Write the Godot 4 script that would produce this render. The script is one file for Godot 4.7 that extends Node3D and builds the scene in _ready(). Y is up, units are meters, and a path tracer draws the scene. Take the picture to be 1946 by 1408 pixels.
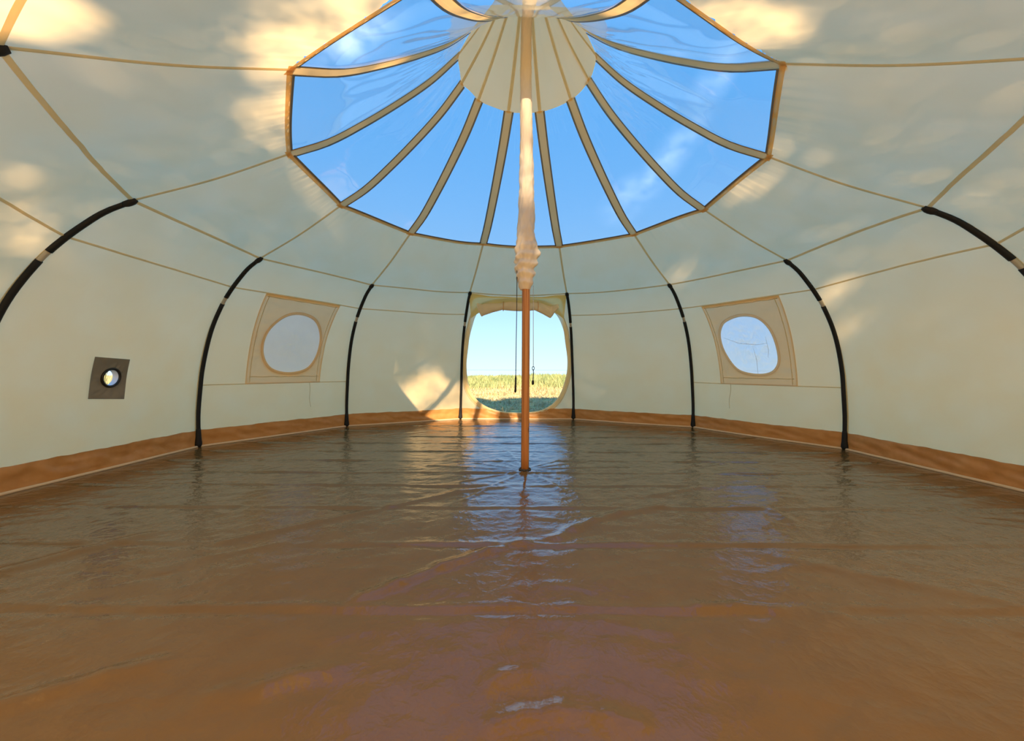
extends Node3D
# A twelve-gored bell tent seen from just inside it. The tent's axis is the y axis, the far door faces -z.

const F_PX := 762.476          # focal length in pixels of the 1946 x 1408 frame
const EYE := Vector3(-0.096, 0.687, 2.776)
const SUN_T := 0.52            # tangent of the sun's height along z
const SUN_X := 0.07            # the sun stands a little towards +x
const SIN15 := 0.258819
const COS15 := 0.965926

# profiles of the tent: (radius at the seam, height)
const WALL := [[2.98, 0.0], [2.977, 0.15], [2.975, 0.3], [2.955, 0.5], [2.93, 0.68], [2.87, 0.9], [2.8, 1.07], [2.69, 1.25], [2.6, 1.36], [2.5, 1.46], [2.4, 1.545], [2.27, 1.62]]
const ROOF := [[2.27, 1.62], [1.88, 1.785], [1.49, 1.985]]
const GLAZED := [[1.49, 1.985], [1.29, 2.08], [1.08, 2.225], [0.85, 2.405], [0.65, 2.58], [0.48, 2.765]]
const CAP := [[0.48, 2.765], [0.33, 3.0], [0.2, 3.24], [0.1, 3.42], [0.03, 3.5]]
const H_SEAM := 1.39
const H_SHOULDER := 1.62
const H_MUD := 0.15

# how far the real corners stand from the regular twelve-sided figure
const DB := {-0.5: Vector3(-0.045, 0, 0), 0.5: Vector3(0.016, 0, -0.03), 1.5: Vector3(0.04, 0, -0.04)}
const DS := {-0.5: Vector3(-0.026, 0.034, 0.007), 0.5: Vector3(-0.002, 0.028, -0.001), -1.5: Vector3(-0.012, -0.006, 0.012), 1.5: Vector3(0.015, 0.013, 0.015), -2.5: Vector3(-0.003, -0.002, 0.01), 2.5: Vector3(0.005, -0.002, 0.019), -3.5: Vector3(-0.012, 0.007, -0.047), 3.5: Vector3(0.007, -0.022, -0.027), -4.5: Vector3(-0.048, 0.045, -0.05)}
const DW := {-0.5: Vector3(-0.013, 0.031, 0.004), 0.5: Vector3(0.016, 0.007, 0.004), -1.5: Vector3(-0.009, 0.005, 0.009), 1.5: Vector3(0.013, 0.003, 0.013), -2.5: Vector3(-0.002, -0.005, 0.006), 2.5: Vector3(-0.008, -0.011, -0.028), -3.5: Vector3(-0.013, 0.016, -0.053), 3.5: Vector3(0.006, -0.003, -0.023), -4.5: Vector3(0.01, -0.018, 0.01), 4.5: Vector3(0.033, 0.053, -0.034)}
const DC := {-0.5: Vector3(-0.005, 0.003, 0.001), 0.5: Vector3(0.001, 0.005, 0.0), -1.5: Vector3(-0.024, -0.005, 0.026), 1.5: Vector3(0.019, 0.01, 0.021), -2.5: Vector3(-0.004, -0.021, 0.014), 2.5: Vector3(-0.003, 0.031, -0.01)}

const SIDES := {0: "north", 1: "north_northeast", 2: "east_northeast", 3: "east", 4: "east_southeast", 5: "south_southeast", 6: "south", -5: "south_southwest", -4: "west_southwest", -3: "west", -2: "west_northwest", -1: "north_northwest"}

var rough := FastNoiseLite.new()
var M := {}
var rng := RandomNumberGenerator.new()


# ------------------------------------------------------------------ camera, sky, sun
func set_up_view() -> void:
	var cam := Camera3D.new()
	cam.name = "camera"
	cam.fov = rad_to_deg(2.0 * atan(704.0 / F_PX))
	cam.near = 0.02
	cam.far = 40000.0
	cam.position = EYE
	cam.basis = Basis(Vector3.UP, -0.00147) * Basis(Vector3.RIGHT, -0.0001) * Basis(Vector3.BACK, 0.00408)
	add_child(cam)
	cam.current = true

	var sky_mat := ProceduralSkyMaterial.new()
	sky_mat.sky_top_color = Color8(74, 146, 212)
	sky_mat.sky_horizon_color = Color8(182, 212, 230)
	sky_mat.sky_curve = 0.16
	sky_mat.ground_bottom_color = Color8(120, 112, 80)
	sky_mat.ground_horizon_color = Color8(200, 215, 222)
	sky_mat.sky_cover = clouds()
	sky_mat.sky_cover_modulate = Color(1, 1, 1, 1)
	sky_mat.energy_multiplier = 1.0
	var sky := Sky.new()
	sky.sky_material = sky_mat
	var env := Environment.new()
	env.background_mode = Environment.BG_SKY
	env.sky = sky
	env.tonemap_mode = Environment.TONE_MAPPER_LINEAR
	env.tonemap_exposure = 1.86
	env.sdfgi_enabled = true
	env.ssao_enabled = true
	env.ssil_enabled = true
	var we := WorldEnvironment.new()
	we.name = "world_environment"
	we.environment = env
	add_child(we)

	var sun := DirectionalLight3D.new()
	sun.name = "sun"
	sun.light_color = Color(1.0, 0.89, 0.74)
	sun.light_energy = 2.7
	sun.light_angular_distance = 0.53
	sun.shadow_enabled = true
	sun.sky_mode = DirectionalLight3D.SKY_MODE_LIGHT_ONLY
	add_child(sun)
	sun.look_at_from_position(Vector3(SUN_X, SUN_T, 1.0) * 50.0, Vector3.ZERO)


func clouds() -> ImageTexture:
	# thin wisps of cloud over the whole sky, with a few denser ones
	var w := 2048
	var h := 1024
	var img := Image.create(w, h, false, Image.FORMAT_RGBA8)
	img.fill(Color(1, 1, 1, 0))
	var a := FastNoiseLite.new()
	a.seed = 5
	a.frequency = 3.0
	a.fractal_octaves = 5
	var b := FastNoiseLite.new()
	b.seed = 9
	b.frequency = 0.9
	b.fractal_octaves = 2
	# denser wisps: azimuth from -z clockwise, height, half length, half width, tilt, all in degrees
	var spots := [[-21.5, 37.5, 3.6, 1.2, 35.0, 0.6], [20.5, 25.5, 5.0, 1.3, 48.0, 0.2], [27.0, 33.5, 3.0, 1.3, 55.0, 0.17], [15.5, 22.5, 2.6, 1.4, 40.0, 0.16], [-60, 30, 9, 2, 20, 0.4], [75, 40, 10, 3, 30, 0.4], [130, 30, 12, 3, 15, 0.4], [-140, 45, 12, 3, 25, 0.4], [180, 28, 12, 3, 10, 0.4]]
	for y in range(150, 512):
		var el := 90.0 - (y + 0.5) * 180.0 / h
		var ce := cos(deg_to_rad(el))
		for x in w:
			var az := (x + 0.5) * 360.0 / w
			if az > 180.0:
				az -= 360.0
			var d := Vector3(sin(deg_to_rad(az)) * ce, sin(deg_to_rad(el)), -cos(deg_to_rad(az)) * ce)
			var best := 0.0
			for s in spots:
				var da: float = (az - s[0]) * ce
				var de: float = el - s[1]
				if absf(da) > 20.0 or absf(de) > 16.0:
					continue
				var t := deg_to_rad(s[4])
				var p: float = (da * cos(t) + de * sin(t)) / s[2]
				var q: float = (-da * sin(t) + de * cos(t)) / s[3]
				best = maxf(best, s[5] * exp(-p * p - q * q))
			if best < 0.01:
				continue
			var n := a.get_noise_3d(d.x * 5.0, d.y * 9.0, d.z * 5.0)
			var v := clampf(best * (0.75 + 1.1 * n), 0.0, 1.0)
			if v > 0.004:
				img.set_pixel(x, y, Color(1, 1, 1, v))
	return ImageTexture.create_from_image(img)


# ------------------------------------------------------------------ materials
func noise_image(size: int, freq: float, oct: int, seed_: int, lo: Color, hi: Color, type := FastNoiseLite.TYPE_SIMPLEX_SMOOTH, fractal := FastNoiseLite.FRACTAL_FBM) -> ImageTexture:
	var n := FastNoiseLite.new()
	n.noise_type = type
	n.seed = seed_
	n.frequency = freq
	n.fractal_type = fractal
	n.fractal_octaves = oct
	var g := n.get_seamless_image(size, size)
	var img := Image.create(size, size, false, Image.FORMAT_RGB8)
	for y in size:
		for x in size:
			img.set_pixel(x, y, lo.lerp(hi, g.get_pixel(x, y).r))
	return ImageTexture.create_from_image(img)


func weave_image(size: int, seed_: int) -> ImageTexture:
	# warp and weft of a cotton canvas
	var r := RandomNumberGenerator.new()
	r.seed = seed_
	var col := []
	var row := []
	for i in size:
		col.append(r.randf())
		row.append(r.randf())
	var img := Image.create(size, size, false, Image.FORMAT_RGB8)
	for y in size:
		for x in size:
			var v: float = 0.5 + 0.16 * (col[x] - 0.5) + 0.3 * (row[y] - 0.5) + 0.25 * (r.randf() - 0.5) + (0.12 if (x + y) % 2 == 0 else -0.12)
			img.set_pixel(x, y, Color(v, v, v))
	return ImageTexture.create_from_image(img)


func cloth(col_lo: Color, col_hi: Color, back: Color, seed_: int, weave: ImageTexture, relief := 0.0) -> StandardMaterial3D:
	var m := StandardMaterial3D.new()
	m.albedo_texture = noise_image(256, 0.012, 4, seed_, col_lo, col_hi)
	m.roughness = 0.95
	m.metallic_specular = 0.15
	m.backlight_enabled = back.v > 0.0
	m.backlight = back
	m.uv1_triplanar = true
	m.uv1_world_triplanar = true
	m.uv1_scale = Vector3(0.8, 0.8, 0.8)
	m.cull_mode = BaseMaterial3D.CULL_DISABLED
	if relief > 0.0:
		m.heightmap_enabled = true
		m.heightmap_texture = weave
		m.heightmap_scale = relief
	return m


func plain(c: Color, r: float, metal := 0.0) -> StandardMaterial3D:
	var m := StandardMaterial3D.new()
	m.albedo_color = c
	m.roughness = r
	m.metallic = metal
	m.cull_mode = BaseMaterial3D.CULL_DISABLED
	return m


func make_materials() -> void:
	var weave := weave_image(256, 3)
	M.canvas = cloth(Color8(255, 223, 166), Color8(255, 232, 184), Color(1, 1, 1), 11, weave)
	M.tape = cloth(Color8(236, 190, 122), Color8(246, 206, 142), Color(1, 1, 1), 12, weave)
	M.seam = cloth(Color8(230, 208, 166), Color8(240, 220, 180), Color(0.95, 0.95, 0.95), 13, weave)
	M.frame = cloth(Color8(242, 196, 136), Color8(248, 208, 152), Color(1, 1, 1), 14, weave)
	M.sleeve = cloth(Color8(250, 232, 202), Color8(255, 242, 218), Color(0.9, 0.9, 0.9), 15, weave)
	M.header = cloth(Color8(240, 212, 136), Color8(248, 224, 154), Color(0.9, 0.9, 0.9), 16, weave)
	M.roll = cloth(Color8(238, 218, 178), Color8(248, 232, 198), Color(0.6, 0.6, 0.6), 19, weave)
	M.mesh_pane = cloth(Color8(244, 228, 200), Color8(250, 238, 214), Color(0.98, 0.98, 0.98), 17, weave)
	M.patch = cloth(Color8(128, 122, 108), Color8(150, 144, 130), Color(0, 0, 0), 18, weave)
	M.black = plain(Color8(14, 14, 16), 0.75)
	M.ferrule = plain(Color8(178, 172, 158), 0.5)
	M.ring = plain(Color8(26, 22, 18), 0.4)
	M.ring_inner = plain(Color8(222, 222, 226), 0.5)
	M.piping = plain(Color8(222, 196, 160), 0.7)
	M.cord = plain(Color8(62, 58, 52), 0.8)
	M.cord_pale = plain(Color8(176, 176, 168), 0.8)
	M.hem = plain(Color8(112, 114, 116), 0.6)

	# groundsheet: brown coated fabric with a satin gloss and a fine crumple
	var g := StandardMaterial3D.new()
	g.albedo_texture = noise_image(512, 0.01, 5, 21, Color8(103, 79, 46), Color8(109, 85, 51))
	g.roughness = 0.16
	g.metallic_specular = 0.55
	g.uv1_triplanar = true
	g.uv1_world_triplanar = true
	g.uv1_scale = Vector3(1.1, 1.1, 1.1)
	g.heightmap_enabled = true
	g.heightmap_texture = noise_image(1024, 0.012, 4, 22, Color.BLACK, Color.WHITE, FastNoiseLite.TYPE_SIMPLEX_SMOOTH, FastNoiseLite.FRACTAL_RIDGED)
	g.heightmap_scale = 0.14
	g.cull_mode = BaseMaterial3D.CULL_DISABLED
	M.groundsheet = g
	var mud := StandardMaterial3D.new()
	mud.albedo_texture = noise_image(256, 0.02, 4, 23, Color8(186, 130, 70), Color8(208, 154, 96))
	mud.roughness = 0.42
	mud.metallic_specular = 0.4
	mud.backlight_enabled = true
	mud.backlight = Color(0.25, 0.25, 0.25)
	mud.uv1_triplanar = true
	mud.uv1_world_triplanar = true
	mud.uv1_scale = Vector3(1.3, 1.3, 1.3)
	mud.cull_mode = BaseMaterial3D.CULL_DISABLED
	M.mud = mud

	# clear film
	var film := StandardMaterial3D.new()
	film.transparency = BaseMaterial3D.TRANSPARENCY_ALPHA
	film.albedo_color = Color(0.4, 0.62, 0.85, 0.23)
	film.roughness = 0.06
	film.metallic_specular = 0.5
	film.cull_mode = BaseMaterial3D.CULL_DISABLED
	M.film = film
	var cloudy := StandardMaterial3D.new()
	cloudy.transparency = BaseMaterial3D.TRANSPARENCY_ALPHA
	cloudy.albedo_color = Color(0.84, 0.86, 0.93, 0.56)
	cloudy.roughness = 0.12
	cloudy.metallic_specular = 0.5
	cloudy.backlight_enabled = true
	cloudy.backlight = Color(0.9, 0.9, 0.9)
	cloudy.cull_mode = BaseMaterial3D.CULL_DISABLED
	M.cloudy = cloudy

	var crease := plain(Color8(240, 242, 246), 0.4)
	crease.backlight_enabled = true
	crease.backlight = Color(1, 1, 1)
	M.crease = crease
	M.wood = wood_material()

	var soil := StandardMaterial3D.new()
	soil.albedo_texture = noise_image(1024, 0.02, 5, 31, Color8(128, 118, 62), Color8(222, 192, 118))
	soil.roughness = 1.0
	soil.uv1_triplanar = true
	soil.uv1_world_triplanar = true
	soil.uv1_scale = Vector3(0.22, 0.22, 0.22)
	M.soil = soil
	M.sea = plain(Color8(176, 206, 222), 0.4)
	var blade := StandardMaterial3D.new()
	blade.vertex_color_use_as_albedo = true
	blade.roughness = 0.8
	blade.backlight_enabled = true
	blade.backlight = Color(0.5, 0.5, 0.5)
	blade.cull_mode = BaseMaterial3D.CULL_DISABLED
	M.blade = blade
	M.bark = plain(Color8(84, 68, 52), 0.95)
	var leaf := plain(Color8(74, 96, 44), 0.7)
	M.leaf = leaf


func wood_material() -> StandardMaterial3D:
	# pine grain running up the pole, with a few knots; u goes round, v goes up
	var w := 256
	var h := 1024
	var n := FastNoiseLite.new()
	n.seed = 41
	n.frequency = 1.0
	n.fractal_octaves = 3
	var knots := [[0.22, 0.23, 0.022], [0.62, 0.45, 0.016], [0.2, 0.96, 0.02], [0.28, 0.62, 0.012], [0.8, 0.8, 0.018], [0.15, 0.08, 0.014]]
	var img := Image.create(w, h, false, Image.FORMAT_RGB8)
	var pale := Color8(206, 148, 92)
	var dark := Color8(150, 90, 50)
	for y in h:
		for x in w:
			var u := (x + 0.5) / w
			var v := 1.0 - (y + 0.5) / h
			var bend := 0.0
			var knot := 0.0
			for k in knots:
				var dx: float = fposmod(u - k[0] + 0.5, 1.0) - 0.5
				var dy: float = (v - k[1]) * 8.0
				var d := sqrt(dx * dx * 1.0 + dy * dy * 0.35)
				bend += signf(dx) * 0.05 * exp(-d * d / 0.012)
				knot = maxf(knot, clampf(1.2 - d / (k[2] * 2.2), 0.0, 1.0))
			var a := (u + bend) * TAU
			var g := n.get_noise_3d(cos(a) * 3.2, sin(a) * 3.2, v * 3.0)
			var f := n.get_noise_3d(cos(a) * 17.0, sin(a) * 17.0, v * 9.0)
			var t := clampf(0.45 + 0.9 * g + 0.35 * f, 0.0, 1.0)
			var c := pale.lerp(dark, t)
			img.set_pixel(x, y, c.lerp(Color8(62, 34, 20), knot))
	var m := StandardMaterial3D.new()
	m.albedo_texture = ImageTexture.create_from_image(img)
	m.roughness = 0.5
	m.metallic_specular = 0.35
	return m


# ------------------------------------------------------------------ helpers
func along(p: Array, h: float) -> float:
	# radius of a profile at a height, smoothed between its points
	var n := p.size()
	if h <= p[0][1]:
		return p[0][0]
	if h >= p[n - 1][1]:
		return p[n - 1][0]
	var i := 0
	while h > p[i + 1][1]:
		i += 1
	var h0: float = p[i][1]
	var h1: float = p[i + 1][1]
	var d: float = h1 - h0
	var sl: float = (p[i + 1][0] - p[i][0]) / d
	var m0 := sl
	var m1 := sl
	if i > 0:
		m0 = (p[i + 1][0] - p[i - 1][0]) / (p[i + 1][1] - p[i - 1][1])
	if i < n - 2:
		m1 = (p[i + 2][0] - p[i][0]) / (p[i + 2][1] - p[i][1])
	var t := (h - h0) / d
	var t2 := t * t
	var t3 := t2 * t
	return (2 * t3 - 3 * t2 + 1) * p[i][0] + (t3 - 2 * t2 + t) * d * m0 + (-2 * t3 + 3 * t2) * p[i + 1][0] + (t3 - t2) * d * m1


func radius(h: float) -> float:
	if h <= 1.62:
		return along(WALL, h)
	if h <= 1.985:
		return along(ROOF, h)
	if h <= 2.765:
		return along(GLAZED, h)
	return along(CAP, h)


func wrap_k(kk: float) -> float:
	return kk - 12.0 if kk > 6.0 else (kk + 12.0 if kk <= -6.0 else kk)


func seam_shift(kk: float, h: float) -> Vector3:
	kk = wrap_k(kk)
	var b: Vector3 = DB.get(kk, Vector3.ZERO)
	var s: Vector3 = DS.get(kk, Vector3.ZERO)
	var w: Vector3 = DW.get(kk, Vector3.ZERO)
	var c: Vector3 = DC.get(kk, Vector3.ZERO)
	if h <= 1.62:
		return b.lerp(s, clampf(h / 1.62, 0, 1))
	if h <= 1.985:
		return s.lerp(w, (h - 1.62) / 0.365)
	if h <= 2.765:
		return w.lerp(c, (h - 1.985) / 0.78)
	return c.lerp(Vector3.ZERO, clampf((h - 2.765) / 0.735, 0, 1))


func normal_of(k: float) -> Vector3:
	var a := deg_to_rad(30.0 * k)
	return Vector3(sin(a), 0, -cos(a))


func across_of(k: float) -> Vector3:
	var a := deg_to_rad(30.0 * k)
	return Vector3(cos(a), 0, sin(a))


func gore(k: float, x: float, h: float, inset := 0.0) -> Vector3:
	# a point of the panel in gore k, x metres across from its middle, h up the tent
	var r := radius(h)
	var p := normal_of(k) * (r * COS15 - inset) + across_of(k) * x + Vector3(0, h, 0)
	var s := clampf(x / maxf(r * SIN15, 1e-4), -1.0, 1.0)
	return p + seam_shift(k + (0.5 if s > 0 else -0.5), h) * s * s


func half_width(h: float) -> float:
	return radius(h) * SIN15


func seam_point(kk: float, h: float, inset := 0.0) -> Vector3:
	return normal_of(kk) * (radius(h) - inset) + Vector3(0, h, 0) + seam_shift(kk, h)


func grid(nu: int, nv: int, f: Callable, uv := false) -> ArrayMesh:
	var st := SurfaceTool.new()
	st.begin(Mesh.PRIMITIVE_TRIANGLES)
	for j in nv + 1:
		for i in nu + 1:
			if uv:
				st.set_uv(Vector2(float(i) / nu, 1.0 - float(j) / nv))
			st.add_vertex(f.call(float(i) / nu, float(j) / nv))
	for j in nv:
		for i in nu:
			var a := j * (nu + 1) + i
			var b := a + nu + 1
			for q in [a, b, a + 1, a + 1, b, b + 1]:
				st.add_index(q)
	st.generate_normals()
	return st.commit()


func tube(points: Array, radii: Array, sides := 10, flat := 1.0, flat_dir := Vector3.ZERO, uv := false) -> ArrayMesh:
	# a closed tube along points; flat squeezes it along flat_dir
	var st := SurfaceTool.new()
	st.begin(Mesh.PRIMITIVE_TRIANGLES)
	var n := points.size()
	for i in n:
		var a: Vector3 = points[maxi(i - 1, 0)]
		var b: Vector3 = points[mini(i + 1, n - 1)]
		var t := (b - a).normalized()
		var up := flat_dir if flat_dir != Vector3.ZERO else (Vector3.RIGHT if absf(t.x) < 0.9 else Vector3.UP)
		var e1 := (up - t * up.dot(t)).normalized()
		var e2 := t.cross(e1)
		for s in sides + 1:
			var an := TAU * s / sides
			if uv:
				st.set_uv(Vector2(float(s) / sides, 1.0 - float(i) / (n - 1)))
			st.add_vertex(points[i] + (e1 * cos(an) * flat + e2 * sin(an)) * radii[i])
	for i in n - 1:
		for s in sides:
			var q := i * (sides + 1) + s
			var w := q + sides + 1
			for v in [q, w, q + 1, q + 1, w, w + 1]:
				st.add_index(v)
	var first := n * (sides + 1)
	if uv:
		st.set_uv(Vector2(0.5, 0))
	st.add_vertex(points[0])
	st.add_vertex(points[n - 1])
	for s in sides:
		for v in [first, s, s + 1, first + 1, (n - 1) * (sides + 1) + s + 1, (n - 1) * (sides + 1) + s]:
			st.add_index(v)
	st.generate_normals()
	return st.commit()


func part(called: String, mesh: Mesh, m: Material, parent: Node) -> MeshInstance3D:
	var o := MeshInstance3D.new()
	o.name = called
	o.mesh = mesh
	o.material_override = m
	parent.add_child(o, true)
	return o


func thing(called: String, label: String, category: String, at := Vector3.ZERO, group := "", kind := "") -> Node3D:
	var o := Node3D.new()
	o.name = called
	o.position = at
	add_child(o, true)
	tag(o, label, category, group, kind)
	return o


func tag(o: Node, label: String, category: String, group := "", kind := "") -> void:
	o.set_meta("label", label)
	o.set_meta("category", category)
	if group:
		o.set_meta("group", group)
	if kind:
		o.set_meta("kind", kind)


func smooth_loop(pts: Array, n: int) -> Array:
	# a closed Catmull-Rom curve through points, n samples
	var out := []
	var m := pts.size()
	for i in n:
		var t := float(i) / n * m
		var a := int(t)
		var f := t - a
		var p: Vector2 = pts[a % m].cubic_interpolate(pts[(a + 1) % m], pts[(a - 1 + m) % m], pts[(a + 2) % m], f)
		out.append(p)
	return out


func cut_panel(k: float, h0: float, h1: float, hole: Array, rings := 26) -> ArrayMesh:
	# a wall panel from h0 to h1 with a hole, its outline given as (x, h)
	var n := hole.size()
	var q := []
	var c := Vector2.ZERO
	for p in hole:
		var e := Vector2(p.x / half_width(p.y), p.y)
		q.append(e)
		c += e / n
	var edge := []
	for e in q:
		var d: Vector2 = e - c
		var t := 1e9
		if absf(d.x) > 1e-6:
			t = minf(t, ((1.0 if d.x > 0 else -1.0) - c.x) / d.x)
		if absf(d.y) > 1e-6:
			t = minf(t, ((h1 if d.y > 0 else h0) - c.y) / d.y)
		edge.append(c + d * t)
	for corner in [Vector2(-1, h0), Vector2(1, h0), Vector2(-1, h1), Vector2(1, h1)]:
		var best := 0
		var best_d := 1e9
		for i in n:
			var d2: float = absf(angle_difference((edge[i] - c).angle(), (corner - c).angle()))
			if d2 < best_d:
				best_d = d2
				best = i
		edge[best] = corner
	return grid(n, rings, func(u: float, v: float) -> Vector3:
		var i := int(round(u * n)) % n
		var e: Vector2 = q[i].lerp(edge[i], v)
		return gore(k, e.x * half_width(e.y), e.y, slack(k, e.x, e.y)))


func slack(k: float, s: float, h: float) -> float:
	# how the cloth lies off its flat shape: broad waves, none at the seams
	return (1.0 - s * s) * 0.006 * rough.get_noise_3d(s * 60.0 + k * 37.0, h * 70.0, k * 11.0)


func band_round(k: float, line: Array, w_in: float, w_out: float, inset: float, lift: float, closed := true) -> ArrayMesh:
	# a flat band that follows an outline on a panel
	var n := line.size()
	return grid(n if closed else n - 1, 4, func(u: float, v: float) -> Vector3:
		var i := int(round(u * (n if closed else n - 1)))
		var a: Vector2 = line[(i - 1 + n) % n]
		var b: Vector2 = line[(i + 1) % n]
		if not closed and (i == 0 or i == n - 1):
			a = line[maxi(i - 1, 0)]
			b = line[mini(i + 1, n - 1)]
		var t := (b - a).normalized()
		var nn := Vector2(t.y, -t.x)
		var p: Vector2 = line[i % n] + nn * lerpf(-w_in, w_out, v)
		return gore(k, p.x, p.y, inset + lift * sin(v * PI)))


func strip(p: Callable, across: Vector3, hw: float, inward: Callable, steps: int, proud: float) -> ArrayMesh:
	# a tape: p(t) is its middle line, across its width direction
	return grid(4, steps, func(u: float, v: float) -> Vector3:
		var c: Vector3 = p.call(v)
		var nn: Vector3 = inward.call(v)
		return c + across * hw * (2.0 * u - 1.0) + nn * proud * (0.6 + 0.4 * sin(u * PI)))


# ------------------------------------------------------------------ the tent
const DOOR := [Vector2(0, 1.52), Vector2(-0.32, 1.505), Vector2(-0.51, 1.42), Vector2(-0.6, 1.235), Vector2(-0.66, 1.0), Vector2(-0.69, 0.713), Vector2(-0.649, 0.418), Vector2(-0.516, 0.233), Vector2(-0.293, 0.125), Vector2(0.004, 0.095), Vector2(0.32, 0.13), Vector2(0.535, 0.274), Vector2(0.65, 0.54), Vector2(0.678, 0.792), Vector2(0.632, 1.077), Vector2(0.58, 1.253), Vector2(0.475, 1.41), Vector2(0.3, 1.5)]
const DOOR_CUT := [Vector2(0, 1.592), Vector2(-0.3, 1.59), Vector2(-0.54, 1.57), Vector2(-0.6, 1.4), Vector2(-0.66, 1.0), Vector2(-0.69, 0.713), Vector2(-0.649, 0.418), Vector2(-0.516, 0.233), Vector2(-0.293, 0.125), Vector2(0.004, 0.095), Vector2(0.32, 0.13), Vector2(0.535, 0.274), Vector2(0.65, 0.54), Vector2(0.678, 0.792), Vector2(0.632, 1.077), Vector2(0.585, 1.3), Vector2(0.53, 1.56), Vector2(0.3, 1.59)]
const PANE_WEST := [Vector2(-0.145, 1.217), Vector2(0.025, 1.262), Vector2(0.21, 1.207), Vector2(0.325, 1.049), Vector2(0.33, 0.848), Vector2(0.235, 0.69), Vector2(0.031, 0.638), Vector2(-0.17, 0.69), Vector2(-0.273, 0.852), Vector2(-0.265, 1.055)]
const PANE_EAST := [Vector2(-0.139, 1.245), Vector2(0.003, 1.265), Vector2(0.144, 1.226), Vector2(0.23, 1.103), Vector2(0.262, 0.899), Vector2(0.245, 0.75), Vector2(0.156, 0.66), Vector2(-0.015, 0.645), Vector2(-0.191, 0.705), Vector2(-0.305, 0.894), Vector2(-0.318, 1.066), Vector2(-0.249, 1.19)]
const VENT := Vector2(-0.033, 0.626)


func vent_hole() -> Array:
	var out := []
	for i in 64:
		out.append(VENT + Vector2(-sin(TAU * i / 64.0), cos(TAU * i / 64.0)) * 0.056)
	return out


func frame_hole() -> Array:
	# the square cut in the wall behind a window's cloth frame
	var out := []
	var c := [Vector2(0.384, 1.372), Vector2(-0.376, 1.372), Vector2(-0.376, 0.558), Vector2(0.384, 0.558)]
	for i in 4:
		for j in 24:
			out.append((c[i] as Vector2).lerp(c[(i + 1) % 4], j / 24.0))
	return out


func wall_labels(k: int) -> String:
	return {0: "cream canvas wall panel holding the open arched doorway", -1: "cream canvas wall panel with the patch of sunlight beside the doorway", 1: "plain cream canvas wall panel between the doorway and the clear window", -2: "cream canvas wall panel around the greyish covered window", 2: "cream canvas wall panel around the clear see-through window", -3: "cream canvas wall panel holding the small grey vent patch", 3: "broad plain cream canvas wall panel past the clear window"}.get(k, "plain cream canvas wall panel behind the camera's doorway side")


func build_walls() -> void:
	for k in SIDES:
		var w := thing("wall_" + SIDES[k], wall_labels(k), "wall", Vector3.ZERO, "canvas wall panels of the tent", "structure")
		var kk := float(k)
		if k == 0:
			part("canvas_panel", cut_panel(kk, 0.0, H_SHOULDER, smooth_loop(DOOR_CUT, 120), 30), M.canvas, w)
		else:
			var hole := []
			if k == -2:
				hole = frame_hole()
			elif k == 2:
				hole = frame_hole()
			elif k == -3:
				hole = vent_hole()
			if hole:
				part("lower_canvas_panel", cut_panel(kk, 0.0, H_SEAM, hole), M.canvas, w)
			else:
				part("lower_canvas_panel", grid(20, 28, func(u: float, v: float): return gore(kk, (2 * u - 1) * half_width(v * H_SEAM), v * H_SEAM, slack(kk, 2 * u - 1, v * H_SEAM))), M.canvas, w)
			part("upper_canvas_panel", grid(20, 8, func(u: float, v: float):
				var h := lerpf(H_SEAM, H_SHOULDER, v)
				return gore(kk, (2 * u - 1) * half_width(h), h, slack(kk, 2 * u - 1, h))), M.canvas, w)
			level_seam(kk, H_SEAM, 0.005, w)
		if absi(k) == 2:
			level_seam(kk, 0.547, 0.0045, w)
		level_seam(kk, H_SHOULDER - 0.004, 0.005, w)
		# the upright seam at this panel's clockwise edge
		var e := kk + 0.5
		part("upright_seam", strip(func(t: float): return seam_point(e, t * H_SHOULDER), across_of(e), 0.014, func(_t: float): return -normal_of(e), 28, 0.004), M.seam, w)


func level_seam(k: float, h: float, hw: float, parent: Node) -> void:
	part("level_seam", grid(24, 3, func(u: float, v: float):
		var hh := h + (v * 2 - 1) * hw
		return gore(k, (2 * u - 1) * half_width(hh) * 0.995, hh, slack(k, 2 * u - 1, hh) + 0.004 + 0.002 * sin(v * PI))), M.seam, parent)


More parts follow.
